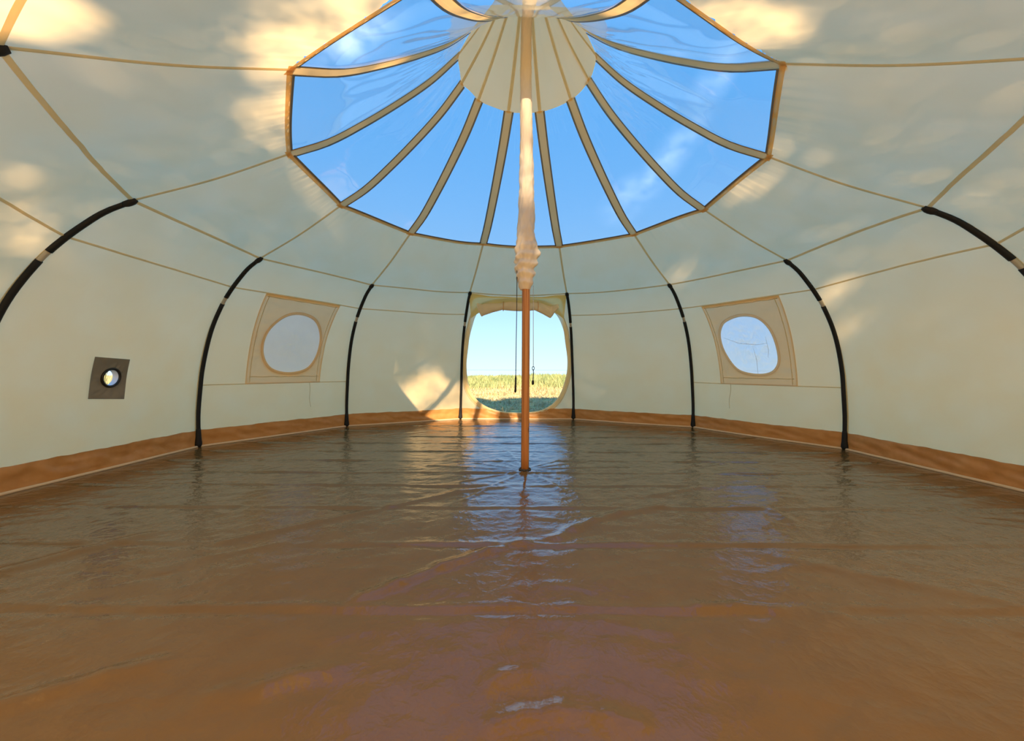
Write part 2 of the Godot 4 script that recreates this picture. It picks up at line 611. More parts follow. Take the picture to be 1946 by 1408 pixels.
func build_baseboards() -> void:
	for k in SIDES:
		var kk := float(k)
		var lab: String = {0: "brown coated groundsheet upstand below the open doorway", -1: "sunlit brown groundsheet upstand beside the doorway", 1: "brown groundsheet upstand under the plain panel next to the doorway", -2: "brown groundsheet upstand under the greyish covered window", 2: "brown groundsheet upstand under the clear window", -3: "brown groundsheet upstand under the grey vent patch", 3: "brown groundsheet upstand under the broad plain wall panel"}.get(k, "brown groundsheet upstand on the camera's side of the tent")
		var b := thing("baseboard_" + SIDES[k], lab, "upstand", Vector3.ZERO, "brown upstands round the groundsheet", "structure")
		var outline := smooth_loop(DOOR, 120)
		part("coated_strip", grid(60, 8, func(u: float, v: float):
			var s: float = 2 * u - 1
			var top := H_MUD + 0.006 * rough.get_noise_2d(s * 90.0 + k * 50.0, 7.0)
			if k == 0:
				var x := s * half_width(0.1)
				var low := 9.0
				for p in outline:
					if p.y < 0.5 and absf(p.x - x) < 0.05:
						low = minf(low, p.y)
				top = minf(top, low - 0.012)
			var h: float = v * top
			# folds of the coated cloth, deepest at mid height
			var fold := 0.018 * rough.get_noise_3d(s * 55.0 + k * 91.0 + h * 160.0, h * 240.0, 3.0) + 0.010 * rough.get_noise_3d(s * 160.0 + k * 17.0 - h * 300.0, h * 300.0, 9.0)
			return gore(kk, s * half_width(h), h, 0.018 + fold * sin(v * PI) * minf(1.0, (1.0 - absf(s)) * 8.0))), M.mud, b)
		var pts := []
		var rad := []
		for i in 41:
			var s := i / 20.0 - 1.0
			pts.append(gore(kk, s * half_width(0.0), 0.007, 0.03 + 0.004 * rough.get_noise_2d(s * 60.0 + k * 33.0, 1.0)))
			rad.append(0.0095)
		part("piping", tube(pts, rad, 8), M.piping, b)


func build_ceiling() -> void:
	var c := thing("ceiling", "sloping cream canvas roof panels from the pole tips to the skylight", "roof", Vector3.ZERO, "", "structure")
	for k in SIDES:
		var kk := float(k)
		part("roof_panel", grid(72, 22, func(u: float, v: float):
			var s: float = 2 * u - 1
			var h := lerpf(H_SHOULDER, 1.985, v)
			# gathers pulled in by the skylight's edge
			var near := pow(v, 5.0)
			var gather: float = 0.016 * near * rough.get_noise_2d(s * 150.0 + k * 77.0, v * 14.0) * minf(1.0, (1.0 - absf(s)) * 6.0)
			return gore(kk, s * half_width(h), h, slack(kk, s, h) + gather)), M.canvas, c)
		var e := kk + 0.5
		part("roof_seam", strip(func(t: float): return seam_point(e, lerpf(1.625, 1.99, t)), across_of(e), 0.010, func(_t: float): return Vector3(0, -0.9, 0) - normal_of(e) * 0.42, 20, 0.004), M.seam, c)
		part("edge_tape", grid(30, 3, func(u: float, v: float):
			var h := 1.985 - 0.012 * (1.0 - v) + 0.003
			return gore(kk, (2 * u - 1) * half_width(h), h, 0.004) + Vector3(0, -0.004, 0)), M.tape, c)
		# the pointed cap
		part("cap_panel", grid(12, 24, func(u: float, v: float):
			var h := lerpf(2.765, 3.5, v)
			return gore(kk, (2 * u - 1) * half_width(h), h, 0.01 * (1 - absf(2 * u - 1)) * sin(v * PI))), M.canvas, c)
		part("cap_seam", strip(func(t: float): return seam_point(e, lerpf(2.76, 3.45, t)), across_of(e), 0.014, func(_t: float): return -normal_of(e), 20, 0.005), M.seam, c)


func build_skylight() -> void:
	var s := thing("window_3", "ring of clear film skylight panes between tan canvas strips", "skylight", Vector3.ZERO, "", "structure")
	for k in SIDES:
		var kk := float(k)
		var pane := func(u: float, v: float) -> Vector3:
			var sx := 2 * u - 1
			var h := lerpf(1.985, 2.765, v)
			# creases where the film hangs slack near the cap
			var slackness := smoothstep(0.25, 0.95, v) * (1.0 - sx * sx)
			var crease: float = 0.007 * slackness * rough.get_noise_2d(sx * 70.0 + v * 60.0 + k * 40.0, v * 30.0 - sx * 40.0) + 0.010 * (1 - sx * sx) * rough.get_noise_2d(sx * 14 + k * 31.0, v * 18.0)
			return gore(kk, sx * half_width(h), h, crease - 0.004)
		var p := part("pane", grid(30, 40, pane), M.film, s)
		# welded hem of the film, along the strips, the lower edge and the cap
		var st := SurfaceTool.new()
		st.begin(Mesh.PRIMITIVE_TRIANGLES)
		var hw := func(h: float) -> float: return half_width(h)
		for side in [-1.0, 1.0]:
			st.append_from(grid(2, 24, func(u: float, v: float):
				var h := lerpf(1.985, 2.765, v)
				return seam_point(kk + side * 0.5, h) - across_of(kk) * side * (0.030 + 0.014 * u) - normal_of(kk) * 0.003), 0, Transform3D.IDENTITY)
		st.append_from(grid(20, 2, func(u: float, v: float):
			var h := 1.985 + 0.008 * v
			return gore(kk, (2 * u - 1) * (half_width(h) - 0.03), h, 0.003)), 0, Transform3D.IDENTITY)
		part("hem", st.commit(), M.hem, p)
		var e := kk + 0.5
		part("rib_strip", strip(func(t: float): return seam_point(e, lerpf(1.975, 2.775, t)), across_of(e), 0.036, func(_t: float): return Vector3(0, -0.75, 0) - normal_of(e) * 0.66, 30, 0.008), M.tape, s)


func build_door() -> void:
	var d := thing("door_1", "open arched doorway with rolled-up canvas flap, looking out on grass and sea", "doorway", Vector3.ZERO, "", "structure")
	var loop := smooth_loop(DOOR, 140)
	part("binding", band_round(0, loop, -0.004, 0.05, 0.006, 0.012), M.canvas, d)
	# zip tape just outside the binding
	part("zip_tape", band_round(0, loop, -0.052, 0.066, 0.005, 0.004), M.seam, d)
	# cloth header over the opening
	part("header", grid(40, 6, func(u: float, v: float):
		var x := lerpf(-0.605, 0.59, u)
		var side := absf(2 * u - 1)
		var h := lerpf(1.475 - 0.13 * pow(side, 4.0), 1.606 - 0.008 * sin(u * PI) + 0.003 * sin(u * 23.0), v)
		return gore(0, x, h, 0.026 + 0.004 * sin(u * 17.0) - 0.014 * pow(v, 6.0))), M.header, d)
	# the flap rolled up over the opening, its two ends drooping
	var low := [[-0.52, 1.46], [-0.49, 1.40], [-0.468, 1.355], [-0.44, 1.372], [-0.33, 1.415], [-0.214, 1.448], [-0.1, 1.44], [0.0, 1.437], [0.1, 1.440], [0.195, 1.447], [0.3, 1.40], [0.4, 1.348], [0.425, 1.372], [0.451, 1.412], [0.5, 1.46]]
	var ridge := func(x: float) -> float:
		for i in low.size() - 1:
			if x <= low[i + 1][0]:
				return lerpf(low[i][1], low[i + 1][1], clampf((x - low[i][0]) / (low[i + 1][0] - low[i][0]), 0, 1))
		return low[low.size() - 1][1]
	var roll := part("rolled_flap", grid(90, 18, func(u: float, v: float):
		var x := lerpf(-0.52, 0.5, u)
		var b: float = ridge.call(x)
		var t := 1.552 - 0.035 * pow(absf(2 * u - 1), 2.0) + 0.008 * sin(u * 19.0)
		var an: float = v * TAU
		var mid := (b + t) / 2
		var ry := maxf((t - b) / 2, 0.004)
		var rx := 0.034 * sqrt(clampf(1.0 - pow(absf(2 * u - 1), 8.0), 0.05, 1.0))
		var crease: float = 1.0 + 0.18 * rough.get_noise_2d(u * 140.0, v * 70.0) + 0.06 * sin(v * TAU * 3.0 + u * 9.0)
		return gore(0, x, mid, 0.075) + Vector3(0, ry * cos(an), rx * sin(an) * crease)), M.roll, d)
	for x in [-0.2, 0.235]:
		var tie := []
		var rr := []
		for i in 17:
			var an := TAU * i / 16.0
			tie.append(gore(0, x, 1.497, 0.075) + Vector3(0.004 * sin(an), 0.06 * cos(an), 0.042 * sin(an)))
			rr.append(0.004)
		part("tie_tape", tube(tie, rr, 6), M.frame, roll)


func build_windows() -> void:
	var specs := [["window_1", -2, PANE_WEST, M.mesh_pane, "tan framed window closed by a pale greyish cloth cover"], ["window_2", 2, PANE_EAST, M.cloudy, "tan framed window with a clear crumpled film pane"]]
	for sp in specs:
		var k: float = sp[1]
		var w := thing(sp[0], sp[4], "window", Vector3.ZERO, "", "structure")
		var loop := smooth_loop(sp[2], 96)
		# cloth frame sewn on the wall: an outline from (-0.39, 0.545) to (0.395, 1.385) with the pane's opening
		var c := Vector2.ZERO
		for p in loop:
			c += p / loop.size()
		var lo := Vector2(-0.388, 0.545)
		var hi := Vector2(0.396, 1.385)
		var edge := []
		for p in loop:
			var d: Vector2 = p - c
			var t := minf(((hi.x if d.x > 0 else lo.x) - c.x) / (d.x if absf(d.x) > 1e-5 else 1e-5), ((hi.y if d.y > 0 else lo.y) - c.y) / (d.y if absf(d.y) > 1e-5 else 1e-5))
			edge.append(c + d * t)
		for corner in [lo, hi, Vector2(lo.x, hi.y), Vector2(hi.x, lo.y)]:
			var best := 0
			for i in loop.size():
				if absf(angle_difference((edge[i] - c).angle(), (corner - c).angle())) < absf(angle_difference((edge[best] - c).angle(), (corner - c).angle())):
					best = i
			edge[best] = corner
		var n := loop.size()
		var frame := part("cloth_frame", grid(n, 14, func(u: float, v: float):
			var i := int(round(u * n)) % n
			var e: Vector2 = loop[i].lerp(edge[i], v)
			var pucker: float = 0.012 * rough.get_noise_2d(e.y * 260.0 + k * 9.0, e.x * 40.0) * smoothstep(0.12, 0.34, absf(e.x))
			return gore(k, e.x, e.y, 0.01 + pucker * sin(v * PI))), M.frame, w)
		# bound edge of the opening and the stitched lines of the frame
		part("opening_binding", band_round(k, loop, 0.004, 0.022, 0.009, 0.006), M.frame, frame)
		for line in [[Vector2(-0.36, 0.615), Vector2(0.37, 0.615)], [Vector2(0.352, 0.56), Vector2(0.352, 1.37)], [Vector2(-0.352, 0.56), Vector2(-0.352, 1.37)], [Vector2(-0.37, 1.362), Vector2(0.38, 1.362)]]:
			var pts := []
			for i in 25:
				pts.append((line[0] as Vector2).lerp(line[1], i / 24.0) + Vector2(0, 0.002 * sin(i * 1.1)))
			part("stitched_seam", band_round(k, pts, 0.004, 0.004, 0.012, 0.005, false), M.seam, frame)
		# the pane itself, crumpled
		var amp := 0.035 if k > 0 else 0.008
		part("pane", grid(n, 26, func(u: float, v: float):
			var i := int(round(u * n)) % n
			var e: Vector2 = c.lerp(c + (loop[i] - c) * 1.03, v)
			var lump: float = amp * rough.get_noise_2d(e.x * 150.0 + k * 70.0, e.y * 150.0) + amp * 0.6 * absf(rough.get_noise_2d(e.x * 330.0, e.y * 260.0 + k * 20.0))
			return gore(k, e.x, e.y, -0.006 - lump * (1.0 - v * v))), sp[3], w)
		if k > 0:
			# sharp white creases pressed into the film
			for cr in [[Vector2(0.02, 0.93), Vector2(0.035, 0.8), Vector2(0.03, 0.66)], [Vector2(-0.27, 1.05), Vector2(-0.12, 0.985), Vector2(0.06, 0.96), Vector2(0.16, 0.97)], [Vector2(0.16, 1.03), Vector2(0.165, 0.9), Vector2(0.15, 0.83)]]:
				var cp := []
				var cw := []
				for i in cr.size():
					cp.append(gore(k, cr[i].x, cr[i].y, 0.004))
					cw.append(0.0024 if i > 0 and i < cr.size() - 1 else 0.0012)
				part("crease", tube(cp, cw, 6), M.crease, w)
		# tie tape hanging under the frame
		var x0 := 0.27 if k < 0 else -0.27
		var t := []
		var r := []
		for i in 15:
			var f := i / 14.0
			t.append(gore(k, x0 + 0.03 * f * signf(x0) + 0.006 * sin(f * 7.0), lerpf(0.545, 0.275, f), 0.012))
			r.append(0.0022)
		part("tie_cord", tube(t, r, 6), M.seam, w)


func build_vent() -> void:
	var k := -3.0
	var v0 := thing("vent_patch", "small grey square fabric patch with a round black-rimmed hole, on canvas wall", "vent", gore(k, VENT.x, VENT.y))
	var off := -v0.position
	var n := 64
	var quad := [Vector2(-0.165, 0.765), Vector2(0.079, 0.754), Vector2(0.082, 0.472), Vector2(-0.165, 0.49)]
	var hole := vent_hole()
	var edge := []
	for p in hole:
		var d: Vector2 = (p - VENT).normalized()
		var hit: Vector2 = p
		for i in 4:
			var x = Geometry2D.segment_intersects_segment(VENT, VENT + d * 2.0, quad[i], quad[(i + 1) % 4])
			if x != null:
				hit = x
		edge.append(hit)
	for corner in quad:
		var best := 0
		for i in n:
			if absf(angle_difference((edge[i] - VENT).angle(), (corner - VENT).angle())) < absf(angle_difference((edge[best] - VENT).angle(), (corner - VENT).angle())):
				best = i
		edge[best] = corner
	part("patch_cloth", grid(n, 12, func(u: float, v: float):
		var i := int(round(u * n)) % n
		var e: Vector2 = hole[i].lerp(edge[i], v)
		var an: float = (e - VENT).angle()
		return gore(k, e.x, e.y, 0.008 + 0.006 * sin(v * PI) * rough.get_noise_2d(an * 55.0, v * 25.0)) + off), M.patch, v0)
	# the black rim: a rounded ring pressed round the hole
	part("rim", grid(48, 12, func(u: float, v: float):
		var a: float = u * TAU
		var b: float = v * TAU
		var rr := 0.0605 + 0.0085 * cos(b)
		var p := VENT + Vector2(cos(a), sin(a)) * rr
		return gore(k, p.x, p.y, 0.012 + 0.008 * sin(b)) + off), M.ring, v0)
	# pale lining of the hole, standing out on the weather side
	part("lining", grid(48, 4, func(u: float, v: float):
		var a: float = u * TAU
		var p := VENT + Vector2(cos(a), sin(a)) * 0.054
		return gore(k, p.x, p.y, 0.012 - 0.045 * v) + off), M.ring_inner, v0)


func build_poles() -> void:
	var labels := {-0.5: "slim black curved pole at the doorway's edge next to the sunlit wall patch", 0.5: "slim black curved pole at the doorway's edge away from the sunlit patch", -1.5: "black curved pole between the greyish covered window and the sunlit panel", 1.5: "black curved pole between the clear window and the panel beside the doorway", -2.5: "black curved pole between the greyish covered window and the grey vent patch", 2.5: "black curved pole between the clear window and the broad plain panel", -3.5: "black curved pole past the grey vent patch, bending up beside it", 3.5: "black curved pole past the broad plain panel by the clear window", -4.5: "black curved pole two panels on from the covered window, past the vent panel", 4.5: "black curved pole two panels on from the clear window", -5.5: "black curved pole at the rear wall panel's edge on the vent side", 5.5: "black curved pole at the rear wall panel's edge on the clear window side"}
	for i in 12:
		var kk := -5.5 + i
		var r := thing("curved_pole", labels.get(kk, "black curved pole on the camera's side of the tent"), "tent pole", seam_point(kk, 0.0, 0.03), "curved black side poles of the tent")
		var off := -r.position
		var line := func(h0: float, h1: float, steps: int) -> Array:
			var out := []
			for j in steps + 1:
				var h := lerpf(h0, h1, j / float(steps))
				out.append(seam_point(kk, h, lerpf(0.03, 0.012, h / 1.62)) + off + across_of(kk) * 0.003 * sin(h * 5.0 + kk))
			return out
		var rad := func(a: float, b: float, n: int) -> Array:
			var out := []
			for j in n + 1:
				out.append(lerpf(a, b, j / float(n)))
			return out
		var inw := normal_of(kk)
		part("lower_sleeve", tube(line.call(0.14, 1.252, 30), rad.call(0.0175, 0.0185, 30), 10, 0.75, inw), M.black, r)
		part("joint", tube(line.call(1.245, 1.31, 4), rad.call(0.015, 0.015, 4), 10, 0.75, inw), M.ferrule, r)
		part("upper_sleeve", tube(line.call(1.303, 1.60, 14), rad.call(0.019, 0.018, 14), 10, 0.75, inw), M.black, r)
		part("tip_cap", tube(line.call(1.588, 1.622, 4), [0.016, 0.022, 0.0235, 0.022, 0.014], 10, 0.85, inw), M.black, r)
		part("foot_sock", tube(line.call(0.002, 0.165, 8), [0.022, 0.030, 0.029, 0.026, 0.024, 0.023, 0.022, 0.0205, 0.018], 10, 0.8, inw), M.black, r)


func build_centre_pole() -> void:
	var p := thing("centre_pole", "round pine centre pole standing upright on the brown groundsheet", "tent pole", Vector3.ZERO)
	var pts := []
	var rad := []
	for i in 33:
		var h := i / 32.0 * 3.46 + 0.002
		pts.append(Vector3(0.003 * sin(h * 1.3), h, 0))
		rad.append(0.0275)
	part("shaft", tube(pts, rad, 28, 1.0, Vector3.BACK, true), M.wood, p)
	# dark ring of the pole's foot plate
	var f := []
	for i in 25:
		var a := TAU * i / 24.0
		f.append(Vector3(cos(a) * 0.037, 0.006, sin(a) * 0.037))
	var fr := []
	for i in 25:
		fr.append(0.006)
	part("foot_ring", tube(f, fr, 6), M.cord, p)

	# cloth sleeve hung round the upper pole, bunched at its lower end
	var s := thing("pole_sleeve", "pale cloth sleeve bunched round the upper half of the centre pole", "cloth sleeve", Vector3(0, 1.25, 0))
	var prof := [[1.245, 0.034], [1.262, 0.043], [1.29, 0.05], [1.33, 0.058], [1.38, 0.065], [1.45, 0.069], [1.53, 0.067], [1.62, 0.06], [1.8, 0.055], [2.0, 0.05], [2.2, 0.045], [2.5, 0.041], [2.8, 0.0385], [3.2, 0.037], [3.42, 0.036]]
	part("cloth", grid(40, 190, func(u: float, v: float):
		var h: float = 1.245 + pow(v, 1.25) * 2.17
		var r := 0.0
		for i in prof.size() - 1:
			if h <= prof[i + 1][0]:
				r = lerpf(prof[i][1], prof[i + 1][1], clampf((h - prof[i][0]) / (prof[i + 1][0] - prof[i][0]), 0, 1))
				break
		if r == 0.0:
			r = 0.036
		var a: float = u * TAU
		var loose := clampf((r - 0.036) / 0.03, 0.05, 1.0)
		# slanting creases, tighter towards the bunched end
		var w1 := sin(h * 95.0 + 2.2 * sin(a + h * 3.0) + 1.2 * sin(2 * a)) * smoothstep(1.75, 1.3, h)
		var w2: float = rough.get_noise_3d(cos(a) * 45.0, h * 210.0, sin(a) * 45.0)
		r += 0.010 * w1 * loose + (0.003 + 0.013 * loose) * w2 * smoothstep(1.245, 1.3, h)
		r = maxf(r, 0.0295)
		var bulge := 0.028 * exp(-pow((h - 1.50) / 0.06, 2.0)) * pow(maxf(0.0, cos(a - 0.1)), 3.0)
		return Vector3(cos(a) * (r + bulge) + 0.004 * sin(h * 4.0), h - 1.25, sin(a) * r)), M.sleeve, s)


func build_cords() -> void:
	var a := thing("hanging_cord", "dark thin cord ending in a long slim toggle, hanging beside the pole", "cord", Vector3(-0.06, 1.40, 0.02), "cords hanging beside the centre pole")
	part("line", tube([Vector3(0, 0, 0), Vector3(-0.001, -0.3, 0), Vector3(-0.004, -0.5, 0), Vector3(-0.006, -0.75, 0)], [0.0028, 0.0026, 0.0026, 0.0028], 6), M.cord, a)
	part("toggle", tube([Vector3(-0.006, -0.745, 0), Vector3(-0.006, -0.76, 0), Vector3(-0.007, -0.82, 0), Vector3(-0.008, -0.855, 0), Vector3(-0.008, -0.865, 0)], [0.003, 0.0055, 0.0065, 0.008, 0.004], 8), M.black, a)
	var b := thing("hanging_cord", "pale thin cord with a small ring and short black toggle beside the pole", "cord", Vector3(0.052, 1.27, 0.02), "cords hanging beside the centre pole")
	part("line", tube([Vector3(0, 0, 0), Vector3(0.001, -0.3, 0), Vector3(0.003, -0.556, 0)], [0.002, 0.0019, 0.002], 6), M.cord_pale, b)
	part("ring", grid(20, 8, func(u: float, v: float):
		var an: float = u * TAU
		var bn: float = v * TAU
		var rr := 0.0095 + 0.0026 * cos(bn)
		return Vector3(cos(an) * rr * 0.8 + 0.002, -0.567 + sin(an) * rr * 1.15, 0.0026 * sin(bn))), M.cord, b)
	part("tail", tube([Vector3(0.002, -0.578, 0), Vector3(0.004, -0.6, 0), Vector3(0.001, -0.635, 0), Vector3(0.0, -0.655, 0)], [0.003, 0.003, 0.003, 0.003], 6), M.cord, b)
	part("toggle", tube([Vector3(0, -0.65, 0), Vector3(0, -0.656, 0), Vector3(0, -0.675, 0), Vector3(0, -0.682, 0)], [0.004, 0.0085, 0.0085, 0.004], 8), M.black, b)


# ------------------------------------------------------------------ the groundsheet
func floor_at(u: float, v: float) -> Vector2:
	# the floor point seen at a pixel of the 1946 x 1408 frame
	var d := F_PX * EYE.y / (v - 704.0)
	return Vector2(EYE.x + (u - 973.0) / F_PX * d, EYE.z - d)


func build_floor() -> void:
	var folds := []   # [a, b, half width, height]
	var add := func(px: Array, hw: float, amp: float) -> void:
		for i in px.size() - 1:
			folds.append([floor_at(px[i][0], px[i][1]), floor_at(px[i + 1][0], px[i + 1][1]), hw, amp])
	add.call([[1060, 1022], [1090, 1005], [1130, 989], [1180, 975], [1260, 962]], 0.03, 0.011)
	add.call([[690, 1135], [760, 1110], [840, 1077], [930, 1047], [1000, 1030]], 0.028, 0.011)
	add.call([[0, 1345], [100, 1320], [200, 1290], [300, 1265]], 0.03, 0.010)
	add.call([[420, 1320], [500, 1312], [560, 1290], [640, 1275]], 0.03, 0.008)
	add.call([[0, 1092], [150, 1052], [280, 1020]], 0.04, 0.009)
	add.call([[430, 1032], [600, 995], [740, 965], [870, 935], [960, 925]], 0.03, 0.008)
	add.call([[940, 1378], [1000, 1362], [1060, 1352], [1160, 1362], [1220, 1380]], 0.022, 0.008)
	add.call([[1330, 1150], [1400, 1150], [1480, 1160], [1600, 1168]], 0.022, 0.008)
	add.call([[1500, 1062], [1700, 1100], [1930, 1146]], 0.04, 0.007)
	add.call([[1390, 960], [1470, 968], [1500, 985]], 0.03, 0.008)
	add.call([[1240, 940], [1330, 925], [1500, 922]], 0.03, 0.006)
	add.call([[930, 1300], [960, 1285], [1020, 1278]], 0.02, 0.006)
	var r := RandomNumberGenerator.new()
	r.seed = 77
	for i in 15:      # puckers running out from the foot of the pole
		var a := TAU * (i + r.randf() * 0.6) / 15.0
		var l := r.randf_range(0.25, 0.75)
		var q := Vector2(cos(a + 0.2), sin(a + 0.2)) * l
		folds.append([Vector2(cos(a), sin(a)) * 0.05, q, 0.014, 0.006])
	for i in 70:      # short random creases
		var o := Vector2(r.randf_range(-2.6, 2.6), r.randf_range(-2.6, 2.4))
		var a := r.randf_range(-0.7, 0.7)
		var l := r.randf_range(0.15, 0.6)
		folds.append([o, o + Vector2(cos(a), sin(a)) * l, r.randf_range(0.012, 0.03), r.randf_range(0.002, 0.005) * (1.0 if r.randf() < 0.7 else -1.0)])
	# fold lines left from packing, straight across
	var lines := []
	for d in [1.164, 1.59, 2.01, 2.40, 2.70, 3.05, 3.4, 3.78, 4.15, 4.55, 4.95]:
		lines.append(EYE.z - d)
	var step := 0.015
	var n := 202
	var hgt := PackedFloat32Array()
	hgt.resize((n * 2 + 1) * (n * 2 + 1))
	var w := n * 2 + 1
	for j in w:
		var z := (j - n) * step
		for i in w:
			var x := (i - n) * step
			var y := 0.0035 * rough.get_noise_2d(x * 30.0, z * 45.0) + 0.0028 * rough.get_noise_2d(x * 110.0 + 50.0, z * 190.0) + 0.0011 * rough.get_noise_2d(x * 330.0 + 90.0, z * 480.0)
			for l in lines.size():
				var dz: float = z - lines[l] - 0.012 * rough.get_noise_2d(x * 25.0, l * 60.0)
				if absf(dz) < 0.06:
					var strength := 0.65 + 0.9 * rough.get_noise_2d(x * 22.0 + l * 90.0, 40.0)
					y += clampf(strength, 0.0, 1.0) * (0.006 * exp(-pow(dz / 0.014, 2.0)) - 0.005 * exp(-pow((dz - 0.028) / 0.016, 2.0)))
			hgt[j * w + i] = y
	for f in folds:
		var a: Vector2 = f[0]
		var b: Vector2 = f[1]
		var hw: float = f[2]
		var i0 := clampi(int((minf(a.x, b.x) - 3 * hw) / step) + n, 0, w - 1)
		var i1 := clampi(int((maxf(a.x, b.x) + 3 * hw) / step) + n + 1, 0, w - 1)
		var j0 := clampi(int((minf(a.y, b.y) - 3 * hw) / step) + n, 0, w - 1)
		var j1 := clampi(int((maxf(a.y, b.y) + 3 * hw) / step) + n + 1, 0, w - 1)
		var ab := b - a
		for j in range(j0, j1 + 1):
			for i in range(i0, i1 + 1):
				var p := Vector2((i - n) * step, (j - n) * step)
				var t := clampf((p - a).dot(ab) / ab.length_squared(), 0, 1)
				var d := p.distance_to(a + ab * t) / hw
				if d < 3.0:
					var e: float = f[3] * exp(-d * d)
					var now := hgt[j * w + i]
					hgt[j * w + i] = now + (maxf(0.0, e - maxf(0.0, now) * 0.5) if e > 0 else e)
	var st := SurfaceTool.new()
	st.begin(Mesh.PRIMITIVE_TRIANGLES)
	for j in w:
		for i in w:
			var x := (i - n) * step
			var z := (j - n) * step
			var rim := clampf((2.85 - Vector2(x, z).length()) / 0.2, 0.15, 1.0)
			var dip := -0.006 * exp(-(x * x + z * z) / 0.003)
			st.add_vertex(Vector3(x, hgt[j * w + i] * rim + dip, z))
	for j in w - 1:
		for i in w - 1:
			var x := (i + 0.5 - n) * step
			var z := (j + 0.5 - n) * step
			var az := fposmod(atan2(x, -z) + PI / 12.0, PI / 6.0) - PI / 12.0
			if Vector2(x, z).length() * cos(az) > 2.98 * COS15 + 0.01:
				continue
			var a := j * w + i
			for q in [a, a + 1, a + w, a + 1, a + w + 1, a + w]:
				st.add_index(q)
	st.generate_normals()
	var o := part("floor", st.commit(), M.groundsheet, self)
	tag(o, "glossy creased brown coated groundsheet covering the tent floor", "groundsheet", "", "structure")


# ------------------------------------------------------------------ outside
func land(x: float, z: float) -> float:
	var r := sqrt(x * x + z * z)
	var y := -0.05
	y += smoothstep(5.0, 14.0, r) * 0.06 * rough.get_noise_2d(x * 3.0, z * 3.0)
	y -= 5.5 * smoothstep(-42.0, -80.0, z)
	return y


func build_outside() -> void:
	var st := SurfaceTool.new()
	st.begin(Mesh.PRIMITIVE_TRIANGLES)
	var rings := 70
	var sides := 120
	for j in rings + 1:
		var r := 0.05 + 600.0 * pow(float(j) / rings, 3.2)
		for i in sides + 1:
			var a := TAU * i / sides
			var x := sin(a) * r
			var z := -cos(a) * r
			st.add_vertex(Vector3(x, land(x, z), z))
	for j in rings:
		for i in sides:
			var a := j * (sides + 1) + i
			var b := a + sides + 1
			for q in [a, b, a + 1, a + 1, b, b + 1]:
				st.add_index(q)
	st.generate_normals()
	var g := part("ground", st.commit(), M.soil, self)
	tag(g, "dry yellow and green meadow outside the tent", "ground", "", "structure")
	var s := part("sea", grid(40, 40, func(u: float, v: float): return Vector3((u * 2 - 1) * 12000.0, -4.0, lerpf(-55.0, -30000.0, v * v * v * v))), M.sea, self)
	tag(s, "strip of pale blue sea on the horizon beyond the grass", "sea", "", "structure")

	# blades of grass in tufts: short and dry near, tall and green further off
	rng.seed = 5
	tufts("grass", 9000, 5.0, 17.0, 24.0, 0.03, 0.09, [Color(0.52, 0.42, 0.22), Color(0.64, 0.53, 0.30), Color(0.42, 0.37, 0.21)], "short dry yellow and green grass outside the doorway", 0.05)
	tufts("reeds", 5200, 15.0, 40.0, 24.0, 0.26, 0.52, [Color(0.29, 0.31, 0.12), Color(0.40, 0.39, 0.17), Color(0.18, 0.24, 0.09)], "band of tall green reedy grass before the sea", 0.12)
	tufts("dry_grass", 3000, 11.5, 17.5, 24.0, 0.10, 0.22, [Color(0.54, 0.39, 0.19), Color(0.60, 0.48, 0.27), Color(0.40, 0.33, 0.16)], "band of taller straw-coloured grass before the green reeds", 0.1)
	# the view out of the vent hole
	side_grass()
	trees()


func tuft_mesh(blades: int, spread: float, seed_: int) -> ArrayMesh:
	var r := RandomNumberGenerator.new()
	r.seed = seed_
	var st := SurfaceTool.new()
	st.begin(Mesh.PRIMITIVE_TRIANGLES)
	for b in blades:
		var a := r.randf() * TAU
		var o := Vector3(r.randf_range(-spread, spread), 0, r.randf_range(-spread, spread))
		var lean := Vector3(cos(a), 0, sin(a)) * r.randf_range(0.08, 0.42)
		var side := Vector3(-sin(a), 0, cos(a)) * r.randf_range(0.02, 0.045)
		var h := r.randf_range(0.6, 1.0)
		var m := o + lean * 0.35 + Vector3(0, h * 0.6, 0)
		var t := o + lean + Vector3(0, h, 0)
		for v in [o - side, m - side * 0.8, o + side, o + side, m - side * 0.8, m + side * 0.8, m - side * 0.8, t, m + side * 0.8]:
			st.add_vertex(v)
	st.generate_normals()
	return st.commit()


